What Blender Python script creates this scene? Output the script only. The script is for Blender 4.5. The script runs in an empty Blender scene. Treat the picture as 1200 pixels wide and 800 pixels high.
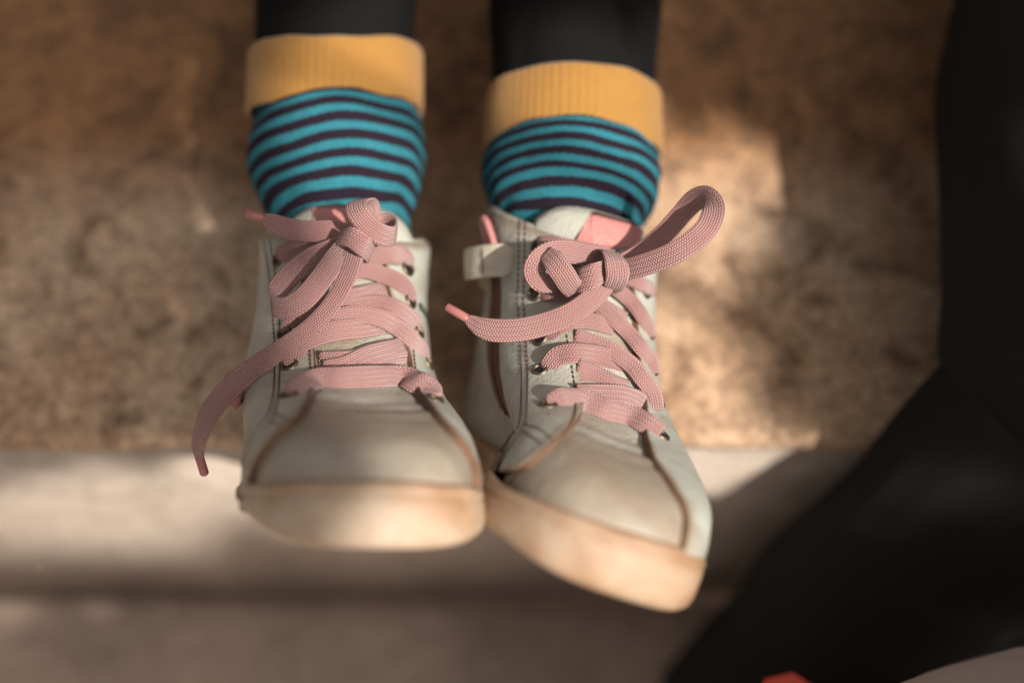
import bpy, bmesh, math, random
import numpy as np
from mathutils import Vector, Matrix, noise
from mathutils.bvhtree import BVHTree

random.seed(7)
S = bpy.context.scene
COL = S.collection
R = math.radians

# ------------------------------------------------------------------ camera
CAM_LOC = Vector((0.0, -0.19, 0.495))
PITCH = R(65)
cam_d = bpy.data.cameras.new('camera')
cam = bpy.data.objects.new('camera', cam_d)
COL.objects.link(cam)
cam.location = CAM_LOC
cam.rotation_euler = (R(90) - PITCH, 0, 0)
cam_d.lens = 50
cam_d.sensor_width = 36
cam_d.clip_start = 0.01
cam_d.clip_end = 100
cam_d.dof.use_dof = True
cam_d.dof.focus_distance = 0.432
cam_d.dof.aperture_fstop = 2.9
cam_d.dof.aperture_blades = 0
S.camera = cam

# ------------------------------------------------------------------ light
SUN_DIR = Vector((0.42, -0.42, 0.80)).normalized()      # towards the sun
w = bpy.data.worlds.new('World')
S.world = w
w.use_nodes = True
nt = w.node_tree
sky = nt.nodes.new('ShaderNodeTexSky')
sky.sky_type = 'NISHITA'
sky.sun_disc = False
sky.sun_elevation = math.asin(SUN_DIR.z)
sky.sun_rotation = math.atan2(SUN_DIR.x, SUN_DIR.y)
sky.dust_density = 4
hs = nt.nodes.new('ShaderNodeHueSaturation')
hs.inputs['Saturation'].default_value = 0.12             # white balance set warm, for the shade
nt.links.new(sky.outputs[0], hs.inputs['Color'])
wb = nt.nodes.new('ShaderNodeMix')
wb.data_type = 'RGBA'
wb.blend_type = 'MULTIPLY'
wb.inputs[0].default_value = 1.0
wb.inputs[7].default_value = (1.0, .92, .84, 1)
nt.links.new(hs.outputs[0], wb.inputs[6])
nt.links.new(wb.outputs[2], nt.nodes['Background'].inputs[0])
nt.nodes['Background'].inputs[1].default_value = 0.075
sl = bpy.data.lights.new('sun', 'SUN')
sun = bpy.data.objects.new('sun', sl)
COL.objects.link(sun)
sl.energy = 5.0
sl.angle = R(0.5)
sl.color = (1.0, 0.93, 0.83)
sun.rotation_euler = SUN_DIR.to_track_quat('Z', 'Y').to_euler()
sun.location = SUN_DIR * 3
S.view_settings.view_transform = 'Standard'
S.view_settings.look = 'None'
S.view_settings.exposure = 0.45
S.view_settings.gamma = 1.0
S.cycles.use_denoising = True

# ------------------------------------------------------------------ helpers
FPX = 1200 * 50 / 36.0
SP, CP = math.sin(PITCH), math.cos(PITCH)
CX, CU, CF = Vector((1, 0, 0)), Vector((0, SP, CP)), Vector((0, CP, -SP))


def ray(px, py):
    return (CF + CX * ((px - 600) / FPX) + CU * ((400 - py) / FPX)).normalized()


def at(px, py, d):
    """A point of the place seen in that direction, d metres away."""
    return CAM_LOC + ray(px, py) * d


def proj(P):
    c = P - CAM_LOC
    z = c.dot(CF)
    return 600 + FPX * c.dot(CX) / z, 400 - FPX * c.dot(CU) / z


def at_z(px, py, z):
    r = ray(px, py)
    return CAM_LOC + r * ((z - CAM_LOC.z) / r.z)


def hermite(xs, ys, x):
    """Smooth interpolation through (xs, ys); ys may have columns."""
    xs = np.asarray(xs, float)
    ys = np.asarray(ys, float)
    if ys.ndim == 1:
        ys = ys[:, None]
    m = np.zeros_like(ys)
    m[1:-1] = ((ys[2:] - ys[:-2]) / (xs[2:] - xs[:-2])[:, None])
    m[0] = (ys[1] - ys[0]) / (xs[1] - xs[0])
    m[-1] = (ys[-1] - ys[-2]) / (xs[-1] - xs[-2])
    x = np.atleast_1d(np.asarray(x, float))
    k = np.clip(np.searchsorted(xs, x) - 1, 0, len(xs) - 2)
    h = (xs[k + 1] - xs[k])
    s = ((x - xs[k]) / h)[:, None]
    h = h[:, None]
    out = ((2*s**3 - 3*s**2 + 1)*ys[k] + (s**3 - 2*s**2 + s)*h*m[k]
           + (-2*s**3 + 3*s**2)*ys[k+1] + (s**3 - s**2)*h*m[k+1])
    return out


def curve(P, n, closed=False):
    """n points along a smooth curve through P (rows may hold extra columns)."""
    P = np.asarray(P, float)
    if closed:
        P = np.vstack([P[-2:], P, P[:3]])
    d = np.linalg.norm(np.diff(P[:, :3], axis=0), axis=1)
    d = np.sqrt(np.maximum(d, 1e-9)) if False else np.maximum(d, 1e-9)
    s = np.concatenate([[0], np.cumsum(d)])
    if closed:
        a, b = s[2], s[-3]
        t = np.linspace(a, b, n, endpoint=False)
    else:
        t = np.linspace(0, s[-1], n)
    return hermite(s, P, t)


def link(name, verts, faces, mats, parent=None, smooth=True, uvs=None, midx=None):
    me = bpy.data.meshes.new(name)
    me.from_pydata([tuple(v) for v in verts], [], [tuple(f) for f in faces])
    for m in (mats if isinstance(mats, (list, tuple)) else [mats]):
        me.materials.append(m)
    if smooth:
        me.polygons.foreach_set('use_smooth', [True] * len(me.polygons))
    if midx is not None:
        me.polygons.foreach_set('material_index', midx)
    if uvs is not None:
        ul = me.uv_layers.new(name='UVMap')
        li = np.zeros(len(me.loops), int)
        me.loops.foreach_get('vertex_index', li)
        ul.data.foreach_set('uv', np.asarray(uvs, float)[li].ravel())
    me.update()
    o = bpy.data.objects.new(name, me)
    COL.objects.link(o)
    if parent is not None:
        o.parent = parent
        o.matrix_parent_inverse = Matrix.Identity(4)
        o.matrix_basis = parent_inv(parent)
    return o


def parent_inv(p):
    m = Matrix.Identity(4)
    chain = []
    while p is not None:
        chain.append(p)
        p = p.parent
    for q in reversed(chain):
        m = m @ q.matrix_basis
    return m.inverted()


def empty(name, loc, label=None, cat=None, group=None):
    o = bpy.data.objects.new(name, None)
    COL.objects.link(o)
    o.empty_display_size = .03
    o.location = loc
    tag(o, label, cat, group)
    return o


def tag(o, label=None, cat=None, group=None, kind=None):
    if label: o['label'] = label
    if cat: o['category'] = cat
    if group: o['group'] = group
    if kind: o['kind'] = kind
    return o


def grid_faces(nr, nc, wrap=False, flip=False):
    f = []
    for i in range(nr - 1):
        for j in range(nc if wrap else nc - 1):
            a, b = i*nc + j, i*nc + (j + 1) % nc
            q = (a, b, b + nc, a + nc)
            f.append(q[::-1] if flip else q)
    return f


# ------------------------------------------------------------------ materials
def mat(name):
    m = bpy.data.materials.new(name)
    m.use_nodes = True
    b = m.node_tree.nodes['Principled BSDF']
    return m, m.node_tree, b


def N(nt, typ, **kw):
    n = nt.nodes.new(typ)
    for k, v in kw.items():
        if k in n.inputs.keys() if hasattr(n.inputs, 'keys') else False:
            n.inputs[k].default_value = v
        else:
            setattr(n, k, v)
    return n


def tex_coord(nt, kind='Object', scale=None):
    t = nt.nodes.new('ShaderNodeTexCoord')
    if scale is None:
        return t.outputs[kind]
    mp = nt.nodes.new('ShaderNodeMapping')
    mp.inputs['Scale'].default_value = scale
    nt.links.new(t.outputs[kind], mp.inputs[0])
    return mp.outputs[0]


def noise_tex(nt, vec, scale, detail=4, rough=.55, dist=0):
    n = nt.nodes.new('ShaderNodeTexNoise')
    n.inputs['Scale'].default_value = scale
    n.inputs['Detail'].default_value = detail
    n.inputs['Roughness'].default_value = rough
    n.inputs['Distortion'].default_value = dist
    if vec is not None:
        nt.links.new(vec, n.inputs['Vector'])
    return n.outputs['Fac']


def ramp(nt, fac, stops):
    r = nt.nodes.new('ShaderNodeValToRGB')
    e = r.color_ramp.elements
    while len(e) > 1:
        e.remove(e[-1])
    e[0].position, e[0].color = stops[0][0], (*stops[0][1], 1)
    for p, c in stops[1:]:
        x = e.new(p)
        x.color = (*c, 1)
    nt.links.new(fac, r.inputs[0])
    return r.outputs[0]


def mix(nt, fac, a, b, mode='MIX'):
    m = nt.nodes.new('ShaderNodeMix')
    m.data_type = 'RGBA'
    m.blend_type = mode
    for sock, v in ((m.inputs[0], fac), (m.inputs[6], a), (m.inputs[7], b)):
        if isinstance(v, (int, float)):
            sock.default_value = v
        elif isinstance(v, tuple):
            sock.default_value = (*v, 1)
        else:
            nt.links.new(v, sock)
    return m.outputs[2]


def mth(nt, op, a, b=None, c=None):
    m = nt.nodes.new('ShaderNodeMath')
    m.operation = op
    for i, v in enumerate((a, b, c)):
        if v is None: continue
        if isinstance(v, (int, float)):
            m.inputs[i].default_value = v
        else:
            nt.links.new(v, m.inputs[i])
    return m.outputs[0]


def bump(nt, b, h, strength=.3, dist=.001):
    n = nt.nodes.new('ShaderNodeBump')
    n.inputs['Strength'].default_value = strength
    n.inputs['Distance'].default_value = dist
    nt.links.new(h, n.inputs['Height'])
    nt.links.new(n.outputs[0], b.inputs['Normal'])


def stone_material(name, a, b_, c, dark, band=None):
    m, nt, b = mat(name)
    v = tex_coord(nt)
    big = noise_tex(nt, v, 9, 5, .6)
    mid = noise_tex(nt, v, 46, 6, .68, .6)
    fine = noise_tex(nt, v, 300, 4, .7)
    col = ramp(nt, big, [(.3, a), (.5, b_), (.72, c)])
    if band is not None:                          # rusty brown tone towards the back
        sp = nt.nodes.new('ShaderNodeSeparateXYZ')
        nt.links.new(v, sp.inputs[0])
        yy = mth(nt, 'ADD', sp.outputs[1], mth(nt, 'MULTIPLY', mth(nt, 'SUBTRACT', big, .5), .05))
        k = ramp(nt, mth(nt, 'MULTIPLY', yy, 4), [(.40, (0, 0, 0)), (.54, (1, 1, 1))])
        col = mix(nt, k, col, ramp(nt, mid, [(.3, band[0]), (.7, band[1])]))
    spots = ramp(nt, mid, [(.32, (0, 0, 0)), (.50, (1, 1, 1))])
    col = mix(nt, spots, dark, col)
    g = ramp(nt, fine, [(.32, (.42, .40, .38)), (.66, (1.2, 1.2, 1.2))])
    col = mix(nt, 1.0, col, g, 'MULTIPLY')
    nt.links.new(col, b.inputs['Base Color'])
    b.inputs['Roughness'].default_value = .9
    h = mth(nt, 'ADD', mth(nt, 'MULTIPLY', mid, .7), mth(nt, 'MULTIPLY', fine, .3))
    bump(nt, b, h, .9, .0025)
    return m


M_STONE = stone_material('sandstone', (.30, .17, .09), (.53, .355, .235), (.70, .53, .385), (.15, .08, .042),
                         ((.19, .092, .04), (.42, .215, .10)))


def plaster_material(name, a, b_, c):
    m, nt, b = mat(name)
    v = tex_coord(nt)
    n1 = noise_tex(nt, v, 11, 4, .6)
    n2 = noise_tex(nt, v, 120, 4, .6)
    col = ramp(nt, n1, [(.3, a), (.55, b_), (.7, c)])
    col = mix(nt, .25, col, ramp(nt, n2, [(.35, (.2, .16, .13)), (.7, (.6, .52, .45))]))
    nt.links.new(col, b.inputs['Base Color'])
    b.inputs['Roughness'].default_value = .9
    bump(nt, b, n2, .4, .002)
    return m


M_RISER = plaster_material('worn_render', (.22, .175, .145), (.40, .33, .275), (.52, .445, .38))
M_PAVE = plaster_material('brown_paving', (.19, .135, .105), (.37, .265, .21), (.50, .365, .295))


def leather_material(name, base, dirt, dirt_amt=.5, rough=.5, wear_shade=False):
    m, nt, b = mat(name)
    v = tex_coord(nt)
    n1 = noise_tex(nt, v, 30, 5, .65, .8)
    n2 = noise_tex(nt, v, 140, 5, .6)
    d = ramp(nt, n1, [(.45, (0, 0, 0)), (.68, (1, 1, 1))])
    col = mix(nt, mth(nt, 'MULTIPLY', d, dirt_amt), base, dirt)
    g = ramp(nt, n2, [(.3, (.88, .88, .87)), (.7, (1.04, 1.04, 1.04))])
    col = mix(nt, 1.0, col, g, 'MULTIPLY')
    if wear_shade:                                      # scuffed toe: dirt, plus shade painted into the colour, up to the flex crease
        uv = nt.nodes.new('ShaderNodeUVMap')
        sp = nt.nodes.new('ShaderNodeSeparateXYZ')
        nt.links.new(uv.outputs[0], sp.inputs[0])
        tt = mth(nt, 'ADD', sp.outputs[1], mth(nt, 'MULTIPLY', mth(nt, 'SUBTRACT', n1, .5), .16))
        if wear_shade == 'edge':
            ee = mth(nt, 'ADD', sp.outputs[0], mth(nt, 'MULTIPLY', mth(nt, 'SUBTRACT', n2, .5), .03))
            z1 = ramp(nt, ee, [(.0, (1, 1, 1)), (.022, (0, 0, 0))])
            z2 = ramp(nt, tt, [(.0, (.9, .9, .9)), (.07, (.5, .5, .5)), (.13, (0, 0, 0))])
            z3 = ramp(nt, mth(nt, 'ADD', sp.outputs[1], mth(nt, 'MULTIPLY', mth(nt, 'SUBTRACT', n2, .5), .04)), [(.965, (0, 0, 0)), (.99, (.9, .9, .9))])
            z = mix(nt, 1.0, mix(nt, 1.0, z1, z2, 'LIGHTEN'), z3, 'LIGHTEN')
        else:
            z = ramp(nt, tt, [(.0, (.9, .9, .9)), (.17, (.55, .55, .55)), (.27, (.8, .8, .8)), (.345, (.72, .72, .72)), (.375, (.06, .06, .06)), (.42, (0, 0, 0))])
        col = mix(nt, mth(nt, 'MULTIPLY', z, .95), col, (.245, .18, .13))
    nt.links.new(col, b.inputs['Base Color'])
    b.inputs['Roughness'].default_value = rough
    vo = nt.nodes.new('ShaderNodeTexVoronoi')
    vo.inputs['Scale'].default_value = 900
    nt.links.new(v, vo.inputs['Vector'])
    wr = noise_tex(nt, v, 60, 6, .7, 1.5)
    h = mth(nt, 'ADD', mth(nt, 'MULTIPLY', vo.outputs['Distance'], .35), mth(nt, 'MULTIPLY', wr, 1.2))
    bump(nt, b, h, .5, .0009)
    return m


M_LEATHER = leather_material('grey_green_leather', (.43, .435, .39), (.25, .205, .15), .7, .48)
M_QUARTER = leather_material('grey_green_quarter', (.43, .435, .39), (.25, .205, .15), .7, .48, wear_shade='edge')
M_VAMP = leather_material('worn_shaded_toe_leather', (.42, .405, .35), (.24, .175, .125), .8, .42, wear_shade=True)
M_EDGE = leather_material('raw_leather_edge', (.15, .082, .046), (.085, .042, .024), .8, .85)
M_LINING = leather_material('lining', (.33, .27, .19), (.2, .14, .09), .5, .8)
M_STRAP = leather_material('strap_leather', (.50, .465, .385), (.30, .20, .12), .8, .5)
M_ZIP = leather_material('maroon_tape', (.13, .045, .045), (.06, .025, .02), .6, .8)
M_LABEL = leather_material('pink_leather', (.48, .20, .19), (.38, .15, .14), .4, .42)


def sole_material():
    m, nt, b = mat('cream_rubber')
    v = tex_coord(nt)
    n1 = noise_tex(nt, v, 26, 5, .65, .6)
    n2 = noise_tex(nt, v, 190, 4, .7, 1)
    col = ramp(nt, n1, [(.32, (.27, .15, .08)), (.45, (.37, .25, .165)), (.6, (.43, .33, .245))])
    col = mix(nt, mth(nt, 'MULTIPLY', ramp(nt, n2, [(.55, (0, 0, 0)), (.8, (1, 1, 1))]), .5), col, (.3, .16, .08))
    uv = nt.nodes.new('ShaderNodeUVMap')
    sp = nt.nodes.new('ShaderNodeSeparateXYZ')
    nt.links.new(uv.outputs[0], sp.inputs[0])
    gr = ramp(nt, mth(nt, 'ADD', sp.outputs[1], mth(nt, 'MULTIPLY', mth(nt, 'SUBTRACT', n2, .5), 1.6)),
              [(0, (.75, .75, .75)), (.06, (.35, .35, .35)), (.28, (.0, .0, .0)), (.36, (.55, .55, .55)), (.42, (0, 0, 0)), (.78, (0, 0, 0)), (1, (.5, .5, .5))])
    # the ramp runs over rows 0..13
    mp = gr.node
    sc = mth(nt, 'DIVIDE', mth(nt, 'ADD', sp.outputs[1], mth(nt, 'MULTIPLY', mth(nt, 'SUBTRACT', n1, .5), 1.6)), 13.0)
    nt.links.new(sc, mp.inputs[0])
    col = mix(nt, mth(nt, 'MULTIPLY', gr, .75), col, (.22, .115, .055))
    nt.links.new(col, b.inputs['Base Color'])
    b.inputs['Roughness'].default_value = .6
    b.inputs['Subsurface Weight'].default_value = .08
    b.inputs['Subsurface Radius'].default_value = (.004, .002, .001)
    bump(nt, b, n2, .35, .0006)
    return m


M_SOLE = sole_material()


def cloth_material(name, base, rough=.9, scale=700, tint=None):
    m, nt, b = mat(name)
    v = tex_coord(nt)
    n1 = noise_tex(nt, v, scale, 3, .6)
    n2 = noise_tex(nt, v, 25, 3, .5)
    c2 = tuple(x * .7 for x in base)
    col = mix(nt, mth(nt, 'MULTIPLY', n1, .6), base, c2)
    if tint:
        col = mix(nt, ramp(nt, n2, [(.45, (0, 0, 0)), (.7, (1, 1, 1))]), col, tint)
    nt.links.new(col, b.inputs['Base Color'])
    b.inputs['Roughness'].default_value = rough
    b.inputs['Specular IOR Level'].default_value = .08
    bump(nt, b, n1, .4, .0006)
    return m


M_BLACK = cloth_material('black_jersey', (.008, .0078, .008))
M_TROUSER = cloth_material('black_trouser_cloth', (.017, .0165, .016))
M_SUEDE = cloth_material('grey_suede', (.42, .36, .33))
M_RED = cloth_material('red_fabric', (.50, .075, .055))


def lace_material():
    m, nt, b = mat('pink_woven_lace')
    uv = nt.nodes.new('ShaderNodeUVMap')
    sp = nt.nodes.new('ShaderNodeSeparateXYZ')
    nt.links.new(uv.outputs[0], sp.inputs[0])
    u, v = sp.outputs[0], sp.outputs[1]          # u: cm along, v: cm across
    # rows of knit stitches: neighbouring columns lean opposite ways
    colw = .075
    vc = mth(nt, 'DIVIDE', v, colw)
    ci = mth(nt, 'FLOOR', vc)
    cf = mth(nt, 'SUBTRACT', vc, ci)
    par = mth(nt, 'SUBTRACT', mth(nt, 'MULTIPLY', mth(nt, 'MODULO', mth(nt, 'ADD', ci, 40), 2.0), 2), 1.0)
    ph = mth(nt, 'ADD', mth(nt, 'DIVIDE', u, .09), mth(nt, 'MULTIPLY', mth(nt, 'MULTIPLY', cf, par), .55))
    st = mth(nt, 'ADD', mth(nt, 'MULTIPLY', mth(nt, 'SINE', mth(nt, 'MULTIPLY', ph, 2*math.pi)), .5), .5)
    cc = mth(nt, 'SINE', mth(nt, 'MULTIPLY', cf, math.pi))
    h = mth(nt, 'MULTIPLY', mth(nt, 'POWER', cc, .6), mth(nt, 'ADD', .35, mth(nt, 'MULTIPLY', st, .65)))
    n2 = noise_tex(nt, tex_coord(nt), 45, 4, .6)
    base = ramp(nt, n2, [(.32, (.40, .19, .18)), (.5, (.48, .25, .24)), (.68, (.56, .32, .305))])
    n3 = noise_tex(nt, tex_coord(nt), 90, 5, .7)
    base = mix(nt, mth(nt, 'MULTIPLY', ramp(nt, n3, [(.56, (0, 0, 0)), (.72, (1, 1, 1))]), .45), base, (.27, .15, .125))
    col = mix(nt, h, (.26, .115, .105), base)
    nt.links.new(col, b.inputs['Base Color'])
    b.inputs['Roughness'].default_value = .62
    b.inputs['Sheen Weight'].default_value = .25
    bump(nt, b, h, .9, .0007)
    return m


M_LACE = lace_material()
m_, nt_, b_ = mat('pink_plastic_tip')
b_.inputs['Base Color'].default_value = (.33, .13, .12, 1)
b_.inputs['Roughness'].default_value = .35
M_AGLET = m_
m_, nt_, b_ = mat('aged_brass')
b_.inputs['Base Color'].default_value = (.15, .115, .08, 1)
b_.inputs['Metallic'].default_value = .9
b_.inputs['Roughness'].default_value = .5
M_BRASS = m_
m_, nt_, b_ = mat('dark_hole')
b_.inputs['Base Color'].default_value = (.01, .009, .009, 1)
M_HOLE = m_
m_, nt_, b_ = mat('plum_thread')
b_.inputs['Base Color'].default_value = (0.085, .035, .032, 1)
b_.inputs['Roughness'].default_value = .8
M_THREAD = m_


def sock_material(off):
    m, nt, b = mat('striped_knit')
    uv = nt.nodes.new('ShaderNodeUVMap')
    sp = nt.nodes.new('ShaderNodeSeparateXYZ')
    nt.links.new(uv.outputs[0], sp.inputs[0])
    u, v = sp.outputs[0], sp.outputs[1]          # u: turn fraction, v: stripes
    vv = mth(nt, 'ADD', v, mth(nt, 'MULTIPLY', mth(nt, 'SUBTRACT', noise_tex(nt, tex_coord(nt), 900, 2), .5), .10))
    fr = mth(nt, 'FRACT', vv)
    s = mth(nt, 'GREATER_THAN', fr, .5)
    sm = ramp(nt, fr, [(.0, (1, 1, 1)), (.03, (0, 0, 0)), (.52, (0, 0, 0)), (.56, (1, 1, 1)), (1, (1, 1, 1))])
    n = noise_tex(nt, tex_coord(nt), 420, 3, .6)
    teal = mix(nt, n, (.016, .112, .155), (.035, .20, .25))
    plum = mix(nt, n, (.010, .007, .012), (.022, .013, .025))
    col = mix(nt, sm, plum, teal)
    nt.links.new(col, b.inputs['Base Color'])
    b.inputs['Roughness'].default_value = .95
    b.inputs['Specular IOR Level'].default_value = .15
    kn = mth(nt, 'SINE', mth(nt, 'MULTIPLY', v, 2*math.pi*5))
    bump(nt, b, kn, .35, .0005)
    return m


M_SOCK = sock_material(0)


def cuff_material():
    m, nt, b = mat('mustard_rib')
    n = noise_tex(nt, tex_coord(nt), 500, 3, .6)
    n2 = noise_tex(nt, tex_coord(nt), 40, 3, .6)
    col = mix(nt, n, (.27, .125, .021), (.36, .185, .038))
    col = mix(nt, mth(nt, 'MULTIPLY', n2, .3), col, (.26, .11, .02))
    nt.links.new(col, b.inputs['Base Color'])
    b.inputs['Roughness'].default_value = .9
    b.inputs['Sheen Weight'].default_value = .2
    bump(nt, b, n, .35, .0005)
    return m


M_CUFF = cuff_material()

# ------------------------------------------------------------------ setting
STEP = .224


def slab(name, x0, x1, y0, y1, z0, z1, mats, amp, nx, ny, seed, front_r=.004, parent=None, corner=0.0):
    """A block of stone with a rough top and worn edges."""
    xs = np.linspace(x0, x1, nx)
    ys = np.linspace(y0, y1, ny)
    V, Fc = [], []
    for y in ys:
        for x in xs:
            xx, yy = x, y
            e = min(x - x0, x1 - x, y - y0, y1 - y)
            z = z1
            p = Vector((x * 22, y * 22, seed))
            z += amp * (noise.fractal(p, 1.0, 2.0, 5) * .9 + .45 * noise.noise(Vector((x*8, y*8, seed + 3))))
            k = max(0.0, 1 - e / front_r)
            z -= front_r * (1 - math.sqrt(max(0, 1 - k*k)))
            if y == y0: yy += .0012 * noise.noise(Vector((x*40, seed, 0)))
            V.append((xx, yy, z))
    Fc += grid_faces(ny, nx)
    # skirt down the four sides
    ring = [j for j in range(nx)] + [i*nx + nx-1 for i in range(1, ny)] + \
           [(ny-1)*nx + j for j in range(nx-2, -1, -1)] + [i*nx for i in range(ny-2, 0, -1)]
    base = len(V)
    for r_ in ring:
        V.append((V[r_][0], V[r_][1], z0))
    n = len(ring)
    for k in range(n):
        Fc.append((ring[k], base + k, base + (k+1) % n, ring[(k+1) % n]))
    Fc.append(tuple(base + k for k in range(n))[::-1])
    return link(name, V, Fc, mats, parent)


step = tag(bpy.data.objects.new('stone_step', None), kind='structure')
COL.objects.link(step)
slab('stone_slab', -.42, .32, .0, .50, -.008, -.001, M_STONE, .0022, 330, 200, 1.3, .004, step)
slab('riser', -.42, .30, .002, .50, -STEP, -.0085, M_RISER, .0, 60, 4, 2.2, .003, step)
slab('paving', -1.2, 1.2, -.42, .001, -STEP - .08, -STEP, M_PAVE, .0012, 160, 60, 8.7, .004, step)
gd = slab('ground', -3, 3, -4, 3, -STEP - .34, -STEP - .24, M_RISER, .003, 60, 60, 4.1, .01)
tag(gd, kind='structure')


# ------------------------------------------------------------------ the sneaker
T_K = [0, .08, .16, .24, .34, .46, .60, .80, 1.0, 1.2]
FRONT = [(17.0, 0), (17.05, .8), (16.85, 1.5), (16.1, 2.2), (14.3, 2.75), (12.4, 3.1), (10.7, 3.6), (8.6, 5.5), (6.9, 7.9), (5.6, 10.3)]
HEEL = [(0, 0), (-.1, .7), (-.15, 1.3), (-.2, 2), (-.1, 2.9), (.1, 4), (.3, 5.2), (.4, 6.9), (.3, 8.5), (.2, 10)]
HALF = [3.4, 3.45, 3.45, 3.4, 3.3, 3.15, 2.95, 2.75, 2.8, 2.9]
BLEND = [0, .05, .12, .3, .58, .85, 1, 1, 1, 1]
NS = 90                                                # steps from toe to heel on each side


def outline(medial):
    """Plan of the sole from the toe round to the heel: medial (+) and lateral (-) edges."""
    lat = [(17.0, .5), (16.9, -.6), (16.4, -1.75), (15.4, -2.55), (13.8, -2.95), (11.5, -2.95), (9, -2.75), (6, -2.6), (3, -2.5), (1.0, -2.0), (.2, -1.1), (0, 0)]
    med = [(17.0, .5), (16.85, 1.6), (16.2, 2.55), (14.9, 3.1), (13.2, 3.2), (11.3, 2.65), (9, 1.95), (6, 1.65), (3, 1.9), (1.0, 1.7), (.2, 1.0), (0, 0)]
    l = curve(np.c_[lat, np.zeros(len(lat))], NS + 1)[:, :2]
    m = curve(np.c_[med, np.zeros(len(med))], NS + 1)[:, :2]
    if medial < 0:
        l[:, 1] *= -1
        m[:, 1] *= -1
    return l, m


_PC = {}


def prof_at(t):
    k = round(t, 5)
    if k not in _PC:
        _PC[k] = (tuple(map(float, hermite(T_K, FRONT, t)[0])), tuple(map(float, hermite(T_K, HEEL, t)[0])),
                  float(hermite(T_K, HALF, t)[0][0]), float(hermite(T_K, BLEND, t)[0][0]))
    return _PC[k]


class Shoe:
    def __init__(self, q, medial, root, twist=0.0, lat=1.0, slim=.10, med=1.0, flare=0.0):
        self.flare = flare
        self.slim = slim
        self.twist = R(twist)
        tau, psi, rho = map(R, q[:3])
        f0 = Vector((0, -math.cos(tau), math.sin(tau)))
        n0 = Vector((0, math.sin(tau), math.cos(tau)))
        v0 = Vector((1, 0, 0))
        f = f0*math.cos(psi) + v0*math.sin(psi)
        v = v0*math.cos(psi) - f0*math.sin(psi)
        self.f, self.v, self.n = f, v*math.cos(rho) - n0*math.sin(rho), n0*math.cos(rho) + v*math.sin(rho)
        self.o = Vector(q[3:6])
        self.medial = medial
        self.root = root
        l, m = outline(medial)
        k_ = 1 - (1 - lat)*np.clip((l[:, 0] - 8)/5, 0, 1)
        m[:, 1] *= 1 - (1 - med)*np.clip((12.5 - m[:, 0])/4, 0, 1)
        l[:, 1] = np.where(l[:, 1]*medial < 0, l[:, 1]*k_, l[:, 1])
        # side +1 is +v, side -1 is -v
        out = {1: m if medial > 0 else l, -1: l if medial > 0 else m}
        self.outl = {k: [tuple(map(float, x)) for x in v_] for k, v_ in out.items()}

    def W(self, u, v, w):
        if self.twist:                                  # the sole is wrung a little between heel and toe
            a = self.twist*(1 - min(max(u, 0)/15.0, 1))
            c, s_ = math.cos(a), math.sin(a)
            w0 = w - 1.0
            v, w = v*c - w0*s_, v*s_ + w0*c + 1.0
        return self.o + (self.f*u + self.v*v + self.n*w)*.01

    def surf(self, side, s, t):
        """Local point of the upper: s 0 toe line .. 1 heel line on that side, t 0 sole .. 1 collar."""
        fr, hl, B, e = prof_at(t)
        k = min(max(s, 0), 1) * NS
        i = min(int(k), NS - 1)
        oo = self.outl[side]
        p0, p1, fk = oo[i], oo[i+1], k - i
        a_o, v_o = (p0[0] + (p1[0] - p0[0])*fk)/17.0, p0[1] + (p1[1] - p0[1])*fk
        ph = math.pi*s
        a_e, v_e = .5 + .5*math.cos(ph), side*B*math.sin(ph)**.9 if 0 < s < 1 else 0.0
        if side == self.medial and .05 < t < 1.0:
            v_e *= 1 - self.slim*math.sin(math.pi*(t - .05)/.95)**1.2
        a = a_o + (a_e - a_o)*e
        vv = v_o + (v_e - v_o)*e
        u = hl[0] + (fr[0] - hl[0])*a
        ww = hl[1] + (fr[1] - hl[1])*a
        return (u, vv, ww)

    def P(self, side, s, t, off=0.0):
        p = Vector(self.W(*self.surf(side, s, t)))
        if off:
            p += self.nrm(side, s, t)*off*.01
        return p

    def nrm(self, side, s, t):
        ds, dt = .01, .01
        a = self.W(*self.surf_s(side, s + ds, t)) - self.W(*self.surf_s(side, s - ds, t))
        b = self.W(*self.surf(side, s, min(t + dt, 1.2))) - self.W(*self.surf(side, s, max(t - dt, 0)))
        n = a.cross(b)*side
        n.normalize()
        c = self.W(*((prof_at(t)[1][0] + 4.0), 0, self.surf(side, s, t)[2] - 1.5))
        if n.dot(self.P(side, s, t) - c) < 0:
            n = -n
        return n

    def surf_s(self, side, s, t):
        if s < 0: return self.surf(-side, -s, t)
        if s > 1: return self.surf(-side, 2 - s, t)
        return self.surf(side, s, t)


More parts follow.
